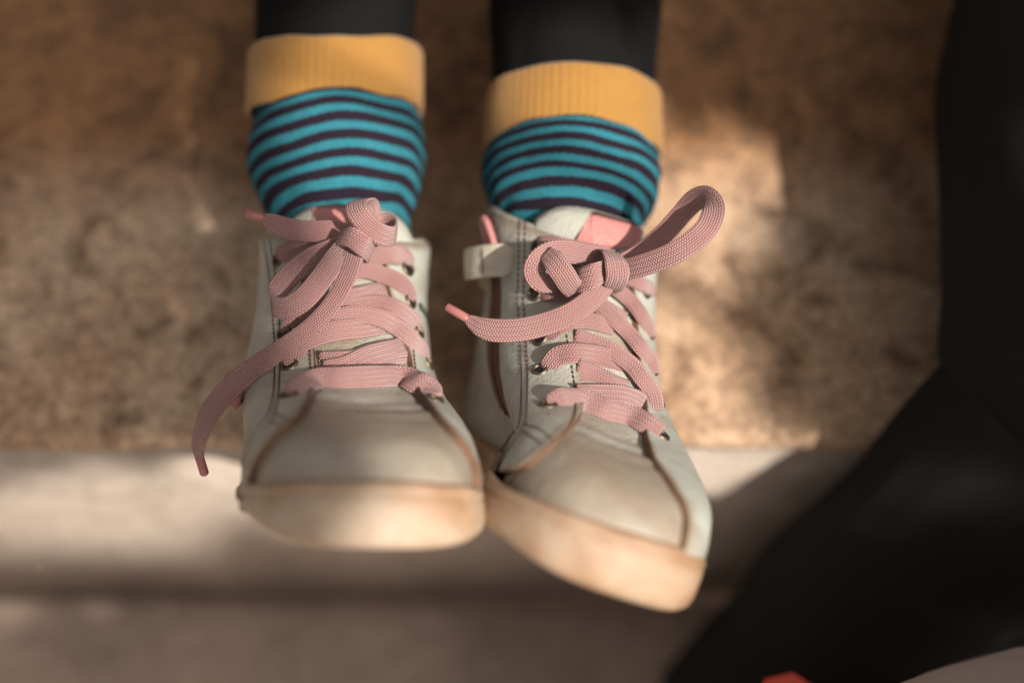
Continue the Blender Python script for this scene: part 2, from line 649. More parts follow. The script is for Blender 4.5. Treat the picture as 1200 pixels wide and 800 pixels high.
def build_base(sh):
    """The upper: vamp, toe and quarters in one skin, with a rolled collar and a lining."""
    ts = list(np.linspace(0, .34, 22)) + list(np.linspace(.34, 1.0, 40))[1:]
    V = []
    uvp = []
    ncol = 2*NS
    for t in ts:
        for j in range(ncol):
            side = 1 if j <= NS else -1
            s = j/NS if j <= NS else (2*NS - j)/NS
            fx = math.exp(-(s/.17)**2)
            cr = -.12*math.exp(-((t - .372)/.012)**2)*fx + .035*math.exp(-((t - .345)/.02)**2)*fx \
                - .08*math.exp(-((t - .425 - .012*math.sin(s*20))/.009)**2)*fx - .06*math.exp(-((t - .315 - .01*math.sin(s*14 + 1))/.010)**2)*fx
            q_ = sh.surf(side, s, t)
            cr += .05*noise.fractal(Vector((q_[0]*.55, q_[1]*.55, q_[2]*.55 + sh.medial*5)), 1, 2, 4)
            V.append(sh.P(side, s, t, cr if 0 < t < .97 else 0))
            uvp.append((side, s, t))
    n0 = len(ts)
    # collar roll and lining
    top = V[-ncol:]
    cen = sum(top, Vector())/ncol
    up = sh.n
    for dx, dz in ((.12, .12), (.28, .12), (.42, 0), (.46, -.4), (.46, -1.4), (.6, -2.6)):
        for j in range(ncol):
            p = top[j]
            inn = (cen - p)
            inn -= up*inn.dot(up)
            inn.normalize()
            V.append(p + inn*dx*.01 + up*dz*.01)
    Fc = grid_faces(n0 + 6, ncol, wrap=True)
    midx = [0]*len(Fc)
    for i in range((n0 + 1)*ncol, len(Fc)):
        midx[i] = 1
    sh.param = uvp
    sh.gridV = V[:n0*ncol]
    uv = [(a[1], a[2]) for a in uvp] + [(0, 1)]*(6*ncol)
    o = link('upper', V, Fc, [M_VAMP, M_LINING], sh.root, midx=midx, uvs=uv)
    sh.bvh_parts = [(V, Fc)]
    return o


def sole_height(sh, side, s):
    """Top edge of the rubber above the feather line, high round the toe."""
    k = max(0.0, 1 - s/.36)
    toe = k*k*(3 - 2*k)
    return .55 + .68*toe


def build_sole(sh, top_fn):
    ncol = 2*NS
    V, UV = [], []
    rows = 14
    for r_ in range(rows):
        for j in range(ncol):
            side = 1 if j <= NS else -1
            s = j/NS if j <= NS else (2*NS - j)/NS
            top = top_fn(side, s)
            top += .07*noise.fractal(Vector((j*.11, sh.medial*3, side)), 1, 2, 4)
            u, v, w_ = sh.surf(side, s, 0)
            o1 = np.array(sh.surf_s(side, s - .012, 0)[:2])
            o2 = np.array(sh.surf_s(side, s + .012, 0)[:2])
            tg = o2 - o1
            nn = np.array([-tg[1], tg[0]])*(-side)
            nn = nn/np.linalg.norm(nn)
            if nn @ (np.array([u, v]) - np.array([8.5, 0])) < 0:
                nn = -nn
            spring = .9*max(0, (u - 13)/4)**2            # toe spring
            lat_side = (side == -sh.medial)
            b0 = -.78 + spring*.3 + (1.0 if lat_side else .35)*min(1, abs(v)/3.1)**4
            prof = [(-.05, top + .02), (.10, top + .04), (.19, top - .01), (.255, top - .10), (.275, top - .25), (.225, top - .29), (.275, top - .35), (.30, top*.60 + b0*.40), (.32, top*.35 + b0*.65),
                    (.31, b0 + .34), (.25, b0 + .16), (.10, b0 + .03), (-.2, b0 - .01), (-1.2, b0 - .02)][r_]
            off, ww = prof
            if sh.flare and side == sh.medial and r_ < 12:
                fl = math.exp(-((s - .42)/.17)**2)
                off += sh.flare*fl
                if r_ < 6: ww += .45*fl
            # the wall leans in with the toe box
            if r_ < 9:
                t_eq = np.interp(max(ww, 0), [0, .8, 1.5, 2.2], [0, .08, .16, .24])
                uu, v2, _ = sh.surf(side, s, t_eq)
                u, v = uu, v2
            sg = 1.0
            UV.append((s*NS*.22, r_ + 0.0))
            if r_ == 13:
                V.append(sh.W(u + nn[0]*off*.6, v*.35, ww))
            else:
                V.append(sh.W(u + nn[0]*off, v + nn[1]*off, ww))
    Fc = grid_faces(rows, ncol, wrap=True, flip=True)
    Fc.append(tuple(range((rows-1)*ncol, rows*ncol)))
    o = link('sole', V, Fc, M_SOLE, sh.root, uvs=UV)
    sh.bvh_parts.append((V, Fc[:-1]))
    return o


def px2param(sh, pts):
    """(side, s, t) of the upper where it is seen at those places."""
    if not hasattr(sh, 'gpx'):
        g = []
        for P, (side, s, t) in zip(sh.gridV, sh.param):
            n = sh.nrm(side, s, t)
            vis = n.dot(CAM_LOC - P) > 0
            g.append((*proj(P), 1.0 if vis else 0.0))
        sh.gpx = np.array(g)
    out = []
    for px, py in pts:
        d = np.hypot(sh.gpx[:, 0] - px, sh.gpx[:, 1] - py) + (1 - sh.gpx[:, 2])*60
        k = np.argsort(d)[:6]
        wts = 1/(d[k] + .3)
        sg = sum(sh.param[i][0]*w_ for i, w_ in zip(k, wts))
        side = 1 if sg > 0 else -1
        s = sum(sh.param[i][1]*sh.param[i][0]*side*w_ for i, w_ in zip(k, wts))/wts.sum()
        t = sum(sh.param[i][2]*w_ for i, w_ in zip(k, wts))/wts.sum()
        out.append((side, s, t, float(d[k[0]])))
    return out



# ------------------------------------------------------------------ shoe details
def edge_curve(sh, pts):
    """Inner edge of a quarter as s(t), from places along it."""
    q = px2param(sh, pts)
    side = 1 if sum(a[0] for a in q) > 0 else -1
    st = sorted((a[2], a[1]*a[0]*side) for a in q)
    t = np.array([a[0] for a in st])
    s_ = np.array([a[1] for a in st])
    k = np.concatenate([[True], np.diff(t) > .004])
    return side, t[k], s_[k]


def build_quarter(sh, pts, t_lo=0.0):
    side, tk, sk = edge_curve(sh, pts)
    tt = np.unique(np.concatenate([np.linspace(0, .34, 26), np.linspace(.34, 1.0, 44)]))
    g = np.interp(tt, tk, sk)
    for _ in range(3):
        g[1:-1] = (g[:-2] + 2*g[1:-1] + g[2:])/4
    g = np.maximum(g, .015)
    V, midx, UV = [], [], []
    base_c = [0, .0, .0042 if side > 0 else .0014, .009, .016]
    offs = [-.14, .16, .225, .235, .225]
    nc = 44
    for t, gs in zip(tt, g):
        for j in range(nc):
            if j < 5:
                s_, off = gs + base_c[j], offs[j]
            else:
                f = (j - 4)/(nc - 5)
                s_, off = gs + .016 + (1 - gs - .016)*f, .15 + .075*math.exp(-f*6)
            roll = max(0, (t - .97)/.03)
            UV.append((s_ - gs, t))
            q_ = sh.surf(side, min(s_, 1.0), t)
            un = .03*noise.fractal(Vector((q_[0]*.6 + 7, q_[1]*.6, q_[2]*.6 + sh.medial*3)), 1, 2, 3)
            un += (.012*noise.noise(Vector((t*60, side, sh.medial))) if j in (1, 2) else 0)
            V.append(sh.P(side, min(s_, 1.0), t, off*(1 - .8*roll*roll) + un))
    Fc = grid_faces(len(tt), nc, flip=(side > 0))
    for i in range(len(tt) - 1):
        for j in range(nc - 1):
            midx.append(1 if j < 2 else 0)
    o = link('quarter', V, Fc, [M_QUARTER, M_EDGE], sh.root, midx=midx, uvs=UV)
    sh.bvh_parts.append((V, Fc))
    return o


def build_tongue(sh, smax, t_top):
    rows, cols = 22, 31
    F_, B_ = [], []
    for i in range(rows):
        for j in range(cols):
            x = -1 + 2*j/(cols - 1)
            tmax = t_top - .07*abs(x)**3
            t = .55 + (tmax - .55)*i/(rows - 1)
            side, s_ = (1, x*smax) if x >= 0 else (-1, -x*smax)
            edge = max(0, (i/(rows - 1) - .9)/.1)
            puff = -.03 + .17*min(1, max(0, (t - .95)/.1))*(1 - .75*x*x)
            F_.append(sh.P(side, s_, t, puff - .16*edge**2))
            B_.append(sh.P(side, s_, t, -.38 + .16*edge**2))
    V = F_ + B_
    n = rows*cols
    Fc = grid_faces(rows, cols)
    Fc += [tuple(n + k for k in f)[::-1] for f in grid_faces(rows, cols)]
    for j in range(cols - 1):
        a = (rows - 1)*cols + j
        Fc.append((a, a + 1, n + a + 1, n + a))
    for i in range(rows - 1):
        for j in (0, cols - 1):
            a = i*cols + j
            Fc.append((a, a + cols, n + a + cols, n + a))
    o = link('tongue', V, Fc, M_LEATHER, sh.root)
    sh.bvh_parts.append((V, Fc))
    return o


def make_bvh(sh):
    V, Fc = [], []
    for v, f in sh.bvh_parts:
        b = len(V)
        V += [tuple(x) for x in v]
        Fc += [tuple(b + k for k in q) for q in f]
    sh.bvh = BVHTree.FromPolygons(V, Fc)


def hit(sh, px, py):
    r = ray(px, py)
    p, n, i, d = sh.bvh.ray_cast(CAM_LOC, r)
    if p is None:
        best = sh.bvh.find_nearest(at(px, py, .43))
        p, n = best[0], best[1]
        d = (p - CAM_LOC).length
    if n.dot(r) > 0:
        n = -n
    return p, n, d


def smooth_n(sh, px, py):
    acc = Vector()
    for dx, dy in ((0, 0), (7, 0), (-7, 0), (0, 7), (0, -7)):
        acc += hit(sh, px + dx, py + dy)[1]
    return acc.normalized()


def eyelet(sh, px, py, r=.30):
    p, n, d = hit(sh, px, py)
    n = smooth_n(sh, px, py)
    a = n.orthogonal().normalized()
    b = n.cross(a)
    V, Fc = [], []
    prof = [(.66, -.06), (.67, .045), (.78, .075), (.88, .06), (1.0, .0), (1.0, -.05)]
    m = 20
    for rr, h in prof:
        for k in range(m):
            an = 2*math.pi*k/m
            V.append(p + (a*math.cos(an) + b*math.sin(an))*rr*r*.01 + n*h*.01)
    Fc = grid_faces(len(prof), m, wrap=True)
    o = link('eyelet', V, Fc, M_BRASS, sh.root)
    V = [p + (a*math.cos(2*math.pi*k/m) + b*math.sin(2*math.pi*k/m))*r*.0068 + n*.0001 for k in range(m)]
    link('eyelet_hole', V, [tuple(range(m))], M_HOLE, o)
    return p, n


def ribbon_mesh(C, Nn, width, thick, name, parent, material, seg=14, taper=None):
    """A flat woven band along C whose face looks along Nn."""
    C = np.asarray(C, float)
    n = len(C)
    T = np.gradient(C, axis=0)
    T /= np.linalg.norm(T, axis=1)[:, None]
    Nn = np.asarray(Nn, float)
    Nn = Nn - T*np.sum(T*Nn, 1)[:, None]
    Nn /= np.linalg.norm(Nn, axis=1)[:, None]
    B = np.cross(T, Nn)
    L = np.concatenate([[0], np.cumsum(np.linalg.norm(np.diff(C, axis=0), axis=1))])*100
    V, UV = [], []
    seg2 = seg
    cs = []
    for k in range(seg2):
        a = 2*math.pi*k/seg2
        x = abs(math.cos(a))**.55*math.copysign(1, math.cos(a))
        y = abs(math.sin(a))**.8*math.copysign(1, math.sin(a))
        cs.append((x, y))
    for i in range(n):
        ww = width*(taper[i] if taper is not None else 1)
        th = thick*(1 if taper is None else (1 + .8*(1 - min(1, taper[i]))))
        for k, (x, y) in enumerate(cs):
            # edges stand a little proud of the middle
            yy = y*th*.5*(1 - .12*(1 - x*x))
            V.append(C[i] + B[i]*x*ww*.005 + Nn[i]*yy*.01)
            UV.append((L[i], x*ww*.5 + 2.0))
    Fc = grid_faces(n, seg2, wrap=True)
    Fc.append(tuple(range(seg2))[::-1])
    Fc.append(tuple(range((n-1)*seg2, n*seg2)))
    return link(name, V, Fc, material, parent, uvs=UV)


LW, LT = .68, .135


def lace_on(sh, pts, name='lace_strap', width=LW, n=None, parent=None):
    """A lace lying over the shoe through places (px, py, lift in cm)."""
    C, Nn = [], []
    for px, py, lift in pts:
        p, _, _ = hit(sh, px, py)
        nn = smooth_n(sh, px, py)
        vd = (CAM_LOC - p).normalized()
        nb = (nn*.32 + vd*.68).normalized()
        C.append(p + nb*lift*.01)
        Nn.append(nb)
    # even out the normals
    for _ in range(2):
        M = [x.copy() for x in Nn]
        for i in range(1, len(Nn) - 1):
            Nn[i] = (M[i-1] + M[i]*2 + M[i+1]).normalized()
    A = np.hstack([np.array([tuple(c) for c in C]), np.array([tuple(c) for c in Nn])])
    L = sum((C[i+1] - C[i]).length for i in range(len(C) - 1))
    A = curve(A, n or max(16, int(L*100*9)))
    tp = np.ones(len(A))
    m_ = max(2, int(len(A)*.08))
    for e_, lf_ in ((0, pts[0][2]), (1, pts[-1][2])):
        if lf_ < -.05:                                   # pinched where it dives into the eyelet
            tp[(slice(0, m_) if e_ == 0 else slice(-m_, None))] = np.linspace(.62, 1, m_)[::1 if e_ == 0 else -1]
    return ribbon_mesh(A[:, :3], A[:, 3:], width, LT, name, parent or sh.root, M_LACE, taper=tp)


def lace_free(sh, pts, name, width=LW, parent=None, per=10, d0=None, taper=None):
    """A lace in the air: rows of (px, py, metres nearer than d0, bx, by, bz), b = direction across the band seen from the front."""
    rows = []
    for q in pts:
        px, py, dd, bx, by, bz = q[:6]
        p = at(px, py, d0 - dd)
        b = (CX*bx + CU*by - CF*bz).normalized()
        wv = q[6] if len(q) > 6 else 1.0
        rows.append([*p, *b, wv])
    A = np.array(rows)
    L = np.linalg.norm(np.diff(A[:, :3], axis=0), axis=1).sum()
    A = curve(A, max(20, int(L*100*per)))
    C = A[:, :3]
    T = np.gradient(C, axis=0)
    T /= np.linalg.norm(T, axis=1)[:, None]
    Nn = np.cross(A[:, 3:6], T)
    return ribbon_mesh(C, Nn, width, LT, name, parent or sh.root, M_LACE, taper=A[:, 6])


def tube(C, r, name, parent, material, seg=10, taper=None):
    C = np.asarray([tuple(c) for c in C], float)
    n = len(C)
    T = np.gradient(C, axis=0)
    T /= np.linalg.norm(T, axis=1)[:, None]
    up = Vector((.3, .5, .8)).normalized()
    V = []
    for i in range(n):
        t = Vector(T[i])
        a = t.cross(up).normalized()
        b = t.cross(a)
        rr = r[i] if hasattr(r, '__len__') else r
        for k in range(seg):
            an = 2*math.pi*k/seg
            V.append(Vector(C[i]) + (a*math.cos(an) + b*math.sin(an))*rr)
    Fc = grid_faces(n, seg, wrap=True)
    Fc.append(tuple(range(seg))[::-1])
    Fc.append(tuple(range((n-1)*seg, n*seg)))
    return link(name, V, Fc, material, parent)


def aglet(sh, a, b, d0, parent):
    P0, P1 = at(*a[:2], d0 - a[2]), at(*b[:2], d0 - b[2])
    C = [P0.lerp(P1, f) for f in (0, .08, .5, .93, 1)]
    return tube(C, [.0011, .0014, .0014, .0014, .0009], 'aglet', parent, M_AGLET)


def stitches(sh, lines, step=.20, r=.027):
    """Thread dashes along lines drawn on the leather."""
    V, Fc = [], []
    for ln in lines:
        A = curve(np.c_[np.array(ln, float), np.zeros(len(ln))], 240)[:, :2]
        pts = [hit(sh, *p) for p in A]
        ok = [pts[0]]
        P = [q[0] for q in pts]
        L = 0
        acc = [0]
        for i in range(1, len(P)):
            dl = (P[i] - P[i-1]).length*100
            acc.append(acc[-1] + min(dl, .15))
        k = 0.0
        while k + step*.72 < acc[-1]:
            ids = [np.interp(x, acc, range(len(P))) for x in (k, k + step*.36, k + step*.72)]
            quad = []
            for q, lift in zip(ids, (.0, .018, .0)):
                i = int(q)
                j = min(i + 1, len(P) - 1)
                quad.append(P[i].lerp(P[j], q - i) + pts[i][1]*lift*.01)
            t = (quad[2] - quad[0]).normalized()
            nn = pts[int(ids[1])][1]
            bb = t.cross(nn).normalized()
            b0 = len(V)
            for qp in quad:
                for x, y in ((1, -.2), (.6, .9), (-.6, .9), (-1, -.2)):
                    V.append(qp + bb*x*r*.01 + nn*y*r*.01)
            for a in range(2):
                for c in range(4):
                    Fc.append((b0 + a*4 + c, b0 + a*4 + (c+1) % 4, b0 + a*4 + 4 + (c+1) % 4, b0 + a*4 + 4 + c))
            k += step
    return link('stitching', V, Fc, M_THREAD, sh.root)


def patch(sh, corners, nu, nv, off, thick, name, material, parent=None, puff=0):
    """A thin piece of leather lying on the shoe; corners run round it."""
    (a, b, c, d) = [np.array(x, float) for x in corners]
    Fv, Bv = [], []
    for i in range(nv):
        for j in range(nu):
            u, v = j/(nu - 1), i/(nv - 1)
            q = (a*(1-u) + b*u)*(1-v) + (d*(1-u) + c*u)*v
            p, _, _ = hit(sh, *q)
            n = smooth_n(sh, *q)
            e = min(u, 1-u, v, 1-v)
            Fv.append(p + n*(off + thick*min(1, e*8 + .3) + puff*math.sin(math.pi*u)*math.sin(math.pi*v))*.01)
            Bv.append(p + n*(off - .03)*.01)
    V = Fv + Bv
    n_ = nu*nv
    Fc = grid_faces(nv, nu)
    ring = list(range(nu)) + [i*nu + nu - 1 for i in range(1, nv)] + [(nv-1)*nu + j for j in range(nu-2, -1, -1)] + [i*nu for i in range(nv-2, 0, -1)]
    for k in range(len(ring)):
        x, y = ring[k], ring[(k+1) % len(ring)]
        Fc.append((x, y, n_ + y, n_ + x))
    return link(name, V, Fc, material, parent or sh.root)


# ------------------------------------------------------------------ the two sneakers
root_l = empty('sneaker', (-.07, .02, 0), 'grey-green leather child sneaker pointing straight ahead, long pink lace end hanging down beside it', 'sneaker', 'child sneakers')
root_r = empty('sneaker', (-.02, .02, 0), 'grey-green leather child sneaker turned outward, with ankle strap and a pink lace loop out sideways', 'sneaker', 'child sneakers')
SL = Shoe((64.2, 10.4, 2.6, -.0678, -.0078, -.0028), 1, root_l)
SR = Shoe((55.0, 15.0, 21.6, -.0105, .0033, -.0016), -1, root_r, 9.0, .80, .27, .66, .55)

for sh in (SL, SR):
    build_base(sh)
    build_sole(sh, lambda side, s, sh=sh: sole_height(sh, side, s))

build_quarter(SL, [(350, 276), (355, 310), (361, 350), (366, 385), (369, 412), (371, 440), (371, 462), (359, 488), (345, 502), (330, 514), (307, 540), (298, 565)])
build_quarter(SL, [(447, 276), (448, 320), (453, 350), (460, 372), (467, 394), (475, 415), (478, 435), (481, 458), (491, 471), (506, 489), (525, 512), (545, 537), (556, 553)])
build_quarter(SR, [(650, 252), (664, 268), (671, 290), (672, 340), (673, 395), (678, 430), (682, 459), (681, 490), (667, 509), (652, 522), (637, 535), (618, 553), (600, 572)])
build_quarter(SR, [(733, 300), (737, 340), (741, 380), (742, 420), (745, 445), (751, 470), (753, 490), (752, 512), (758, 537), (767, 550), (787, 578), (800, 602)])
build_tongue(SL, .27, 1.10)
build_tongue(SR, .27, 1.10)
for sh in (SL, SR):
    make_bvh(sh)

for q in ((338, 463), (339, 428), (333, 390), (325, 347), (326, 304), (509, 467), (502, 424), (491, 388), (481, 352), (478, 314)):
    eyelet(SL, *q)
for q in ((642, 474), (633, 433), (633, 396), (627, 343), (631, 289), (775, 509), (772, 470), (766, 430), (762, 388), (757, 340)):
    eyelet(SR, *q)

stitches(SL, [[(309, 282), (314, 310), (318, 345), (321, 385), (322, 432), (317, 478), (297, 512), (281, 548)],
              [(316, 281), (321, 310), (325, 345), (328, 385), (328, 432), (322, 484), (303, 516), (287, 550)],
              [(322, 485), (332, 489), (343, 494)], [(316, 493), (324, 496), (333, 500)],
              [(363, 410), (364, 435), (364, 458), (354, 480), (340, 496)],
              [(484, 405), (486, 428), (490, 452), (497, 468)]])
stitches(SR, [[(609, 250), (608, 300), (607, 354), (611, 420), (611, 460), (608, 497), (597, 514), (586, 530)],
              [(616, 250), (615, 300), (614, 354), (618, 420), (618, 460), (615, 497), (603, 517), (592, 535)],
              [(615, 497), (634, 504), (650, 517)], [(613, 505), (625, 513), (638, 522)],
              [(664, 392), (670, 430), (674, 459), (673, 488), (659, 507), (630, 533), (597, 567)]])
for o in [x for x in bpy.data.objects if x.name.startswith('stitching')]:
    o['kind'] = 'stuff'

# laces of the straight sneaker -------------------------------------------------
dL = hit(SL, 412, 290)[2]
print('dL', dL, 'toe', hit(SL, 430, 540)[2], 'throat', hit(SL, 425, 450)[2], hit(SL, 340, 400)[2])
lace_on(SL, [(374, 424, .04), (398, 424, .08), (430, 421, .10), (455, 417, .12), (474, 414, .05)], width=.66)
lace_on(SL, [(380, 434, .02), (405, 430, .12), (432, 418, .2), (458, 411, .2), (473, 407, .1)], width=.66)
lace_on(SL, [(342, 463, -.12), (347, 459, .10), (356, 453, .22), (374, 449, .28), (400, 448, .30), (440, 446, .30), (470, 446, .30), (488, 450, .24), (500, 457, .14), (508, 464, -.06)], width=.80)
lace_on(SL, [(343, 428, -.15), (345, 420, .06), (350, 409, .22), (368, 398, .36), (395, 390, .36), (425, 386, .28), (448, 381, .16)], width=.68)
lace_on(SL, [(345, 402, .15), (366, 388, .3), (392, 377, .46), (420, 373, .52), (446, 378, .48), (464, 386, .38), (480, 398, .22), (493, 411, .08), (501, 422, -.12)], width=.58)
lace_on(SL, [(352, 378, .15), (380, 371, .26), (410, 361, .3), (440, 357, .34), (465, 363, .32), (482, 376, .16), (490, 388, -.15)], width=.54)
lace_on(SL, [(333, 391, -.15), (345, 376, .15), (365, 366, .3), (400, 353, .42), (425, 347, .4), (442, 342, .2), (452, 339, .0)], width=.54)
lace_on(SL, [(372, 330, .25), (400, 322, .34), (425, 319, .36), (450, 324, .34), (468, 333, .22), (478, 346, .05), (481, 353, -.15)], width=.56)
lace_on(SL, [(400, 302, .45), (430, 301, .4), (455, 299, .3), (470, 302, .16), (479, 313, -.15)])
lace_on(SL, [(324, 303, -.15), (332, 299, .12), (350, 294, .3), (378, 291, .42), (408, 292, .5)])
lace_on(SL, [(325, 348, -.15), (333, 336, .12), (355, 318, .3), (385, 305, .45), (410, 300, .5)])

# the bow: big loop hanging forward, curled loop above, two ends
lace_free(SL, [(404, 287, .013, -.5, .8, .3), (388, 293, .014, -.5, .8, .2), (362, 305, .016, -.5, .8, .1), (338, 325, .019, -.45, .9, .1), (322, 345, .022, -.3, 1, .1),
               (322, 359, .026, -.1, 1, .15), (337, 361, .030, -.3, .95, .1), (356, 350, .032, -.6, .8, .1), (376, 327, .030, -.72, .68, .1), (394, 302, .025, -.8, .6, .1), (408, 286, .018, -.8, .6, .1)],
          'lace_loop', d0=dL, width=.70)
lace_free(SL, [(418, 284, .013, .3, .9, .4), (436, 268, .009, .3, .8, .5), (452, 262, .009, .2, .8, .5), (463, 268, .014, .1, .9, .3), (460, 277, .021, .2, .95, .2), (447, 275, .025, .4, .9, .1),
               (431, 264, .027, .65, .7, .1), (420, 250, .027, .8, .5, .1), (417, 240, .023, .9, .3, -.1), (424, 236, .017, .95, .2, -.2), (433, 243, .012, .9, .3, -.2), (432, 262, .010, .8, .4, 0), (420, 280, .012, .6, .6, .2)],
          'lace_loop', d0=dL)
e = lace_free(SL, [(415, 288, .020, .95, -.1, .1), (413, 304, .025, .97, -.15, .2), (406, 324, .028, .93, -.35, .2, .95), (396, 345, .029, .85, -.5, .35, .88), (380, 367, .029, .72, -.68, .3, .85), (357, 389, .028, .65, -.75, .25, .85),
                   (325, 412, .028, .62, -.78, .2, .9), (292, 435, .030, .65, -.75, .1), (263, 461, .031, .78, -.62, .1), (245, 485, .030, .9, -.4, .25), (236, 507, .027, .9, -.2, .5, .9), (232, 525, .024, .9, -.05, .5, .65), (234, 536, .022, .9, .1, .4, .4)],
              'lace_end', d0=dL)
aglet(SL, (233, 533, .0222), (240, 556, .018), dL, e)
e = lace_free(SL, [(408, 276, .012, .2, .9, .2), (392, 271, .010, .1, 1, .1), (372, 271, .010, 0, 1, 0), (350, 270, .010, .1, 1, -.2), (330, 265, .010, .25, .95, -.2, .95), (316, 259, .009, .4, .9, 0, .75), (308, 255, .009, .4, .9, 0, .42)],
              'lace_end', d0=dL)
aglet(SL, (309, 256, .009), (287, 249, .009), dL, e)
# the knot: a turn of lace pulled tight
lace_free(SL, [(396, 290, .012, .5, .8, .2, .7), (399, 279, .021, .5, .8, .2, .85), (411, 278, .028, .45, .85, .2, .95), (424, 287, .028, .4, .9, .2, .95), (433, 296, .022, .4, .9, .2, .85), (432, 300, .010, .4, .9, .2, .7)], 'lace_knot', d0=dL)

# laces of the turned sneaker ---------------------------------------------------
dR = hit(SR, 715, 312)[2]
print('dR', dR, hit(SR, 640, 385)[2], hit(SR, 600, 385)[2])
lace_on(SR, [(676, 432, .03), (695, 440, .07), (715, 450, .09), (735, 458, .05)], width=.66)
lace_on(SR, [(680, 464, .03), (700, 465, .12), (725, 466, .14), (742, 470, .08), (752, 475, -.02)], width=.78)
lace_on(SR, [(648, 475, -.12), (653, 472, .10), (662, 470, .22), (685, 474, .32), (710, 484, .34), (735, 491, .34), (757, 499, .24), (772, 510, .06)], width=.72)
lace_on(SR, [(640, 433, -.12), (646, 427, .10), (655, 418, .2), (675, 415, .24), (697, 417, .24), (715, 421, .2), (730, 427, .12)], width=.64)
lace_on(SR, [(673, 396, .04), (695, 403, .2), (715, 414, .34), (735, 429, .4), (752, 446, .36), (763, 463, .22), (768, 480, .05)], width=.56)
lace_on(SR, [(637, 396, -.12), (645, 391, .1), (660, 381, .22), (682, 377, .24), (703, 380, .2), (718, 384, .12)], width=.56)
lace_on(SR, [(694, 355, .3), (706, 364, .36), (720, 378, .40), (735, 393, .40), (750, 409, .32), (760, 422, .16), (765, 438, .0)], width=.5)
lace_on(SR, [(631, 344, -.12), (638, 343, .1), (650, 343, .24), (672, 347, .28), (695, 356, .2), (716, 368, .1), (732, 376, .0)], width=.6)
lace_on(SR, [(708, 332, .4), (720, 341, .42), (735, 353, .40), (748, 368, .3), (757, 383, .14), (762, 396, -.05)], width=.48)
lace_on(SR, [(714, 322, .40), (732, 327, .38), (748, 333, .28), (760, 339, .14), (767, 346, -.05)], width=.46)
lace_on(SR, [(630, 290, -.12), (638, 289, .08), (655, 291, .25), (678, 297, .38), (700, 303, .5), (716, 308, .6)])

lace_free(SR, [(708, 303, .013, 0, 1, .2), (684, 298, .016, -.05, 1, .2), (660, 294, .019, -.1, 1, .15), (642, 297, .021, -.3, .9, .2), (629, 308, .022, -.85, .5, .2), (627, 321, .021, -1, 0, .2), (636, 332, .020, -.6, -.7, .2, .85),
               (650, 331, .017, .2, -.9, .3, .75), (668, 326, .013, .3, -.9, .3, .75), (690, 320, .011, .2, -.9, .3, .8)], 'lace_loop', d0=dR, width=.72)
lace_free(SR, [(640, 297, .022, .7, .7, .1, .7), (650, 307, .027, .75, .65, .1), (660, 321, .028, .8, .55, .2), (669, 335, .025, .85, .5, .3), (680, 341, .019, .5, .8, .3, .9), (697, 331, .018, .2, 1, .2), (712, 318, .014, .1, 1, .2)], 'lace_loop', d0=dR, width=.72)
lace_free(SR, [(672, 333, .018, .1, 1, .2, 1.0), (682, 328, .024, .1, 1, .1, 1.15), (697, 323, .026, .15, 1, .1, 1.15), (712, 316, .022, .2, 1, .1, 1.05)], 'lace_fold', d0=dR)
lace_free(SR, [(726, 312, .012, -.3, .95, .2), (752, 296, .008, -.5, .85, .3), (778, 274, .006, -.65, .75, .3), (800, 250, .007, -.7, .65, .3), (814, 235, .011, -.45, .85, .3), (827, 231, .016, .3, .9, .3), (836, 243, .021, .95, .1, .2), (830, 264, .024, .85, -.55, .1),
               (812, 283, .026, .6, -.8, .1), (787, 298, .025, .4, -.9, .1), (762, 308, .022, .2, -.97, .1), (738, 315, .018, .05, -1, .1), (722, 318, .014, 0, -1, .1)], 'lace_loop', d0=dR, width=.70)
e = lace_free(SR, [(714, 322, .015, -.8, .5, .2), (704, 338, .021, -.8, .6, .25), (690, 353, .024, -.68, .73, .3), (668, 368, .026, -.48, .87, .25), (640, 379, .026, -.25, .97, .1), (610, 386, .025, -.05, 1, .05), (580, 387, .023, .1, 1, .05),
                   (563, 383, .021, .3, .95, .1, .85), (553, 377, .019, .4, .9, .1, .6), (547, 373, .018, .4, .9, .1, .36)], 'lace_end', d0=dR, width=.72)
aglet(SR, (549, 374, .0182), (523, 359, .016), dR, e)
lace_free(SR, [(709, 296, .010, -.9, .2, .2, .8), (716, 297, .020, -.95, .2, .2, .95), (722, 308, .026, -.95, .1, .2, 1.1), (724, 322, .026, -.95, .1, .2, 1.1), (720, 335, .021, -.95, .1, .2, 1), (714, 340, .010, -.9, .2, .2, .8)], 'lace_knot', d0=dR)

# tongue labels, strap and zip tabs
patch(SL, [(368, 239), (424, 239), (424, 272), (368, 272)], 10, 8, .06, .05, 'tongue_label', M_LABEL)
patch(SR, [(694, 242), (752, 262), (748, 292), (690, 292)], 10, 8, .06, .05, 'tongue_label', M_LABEL)

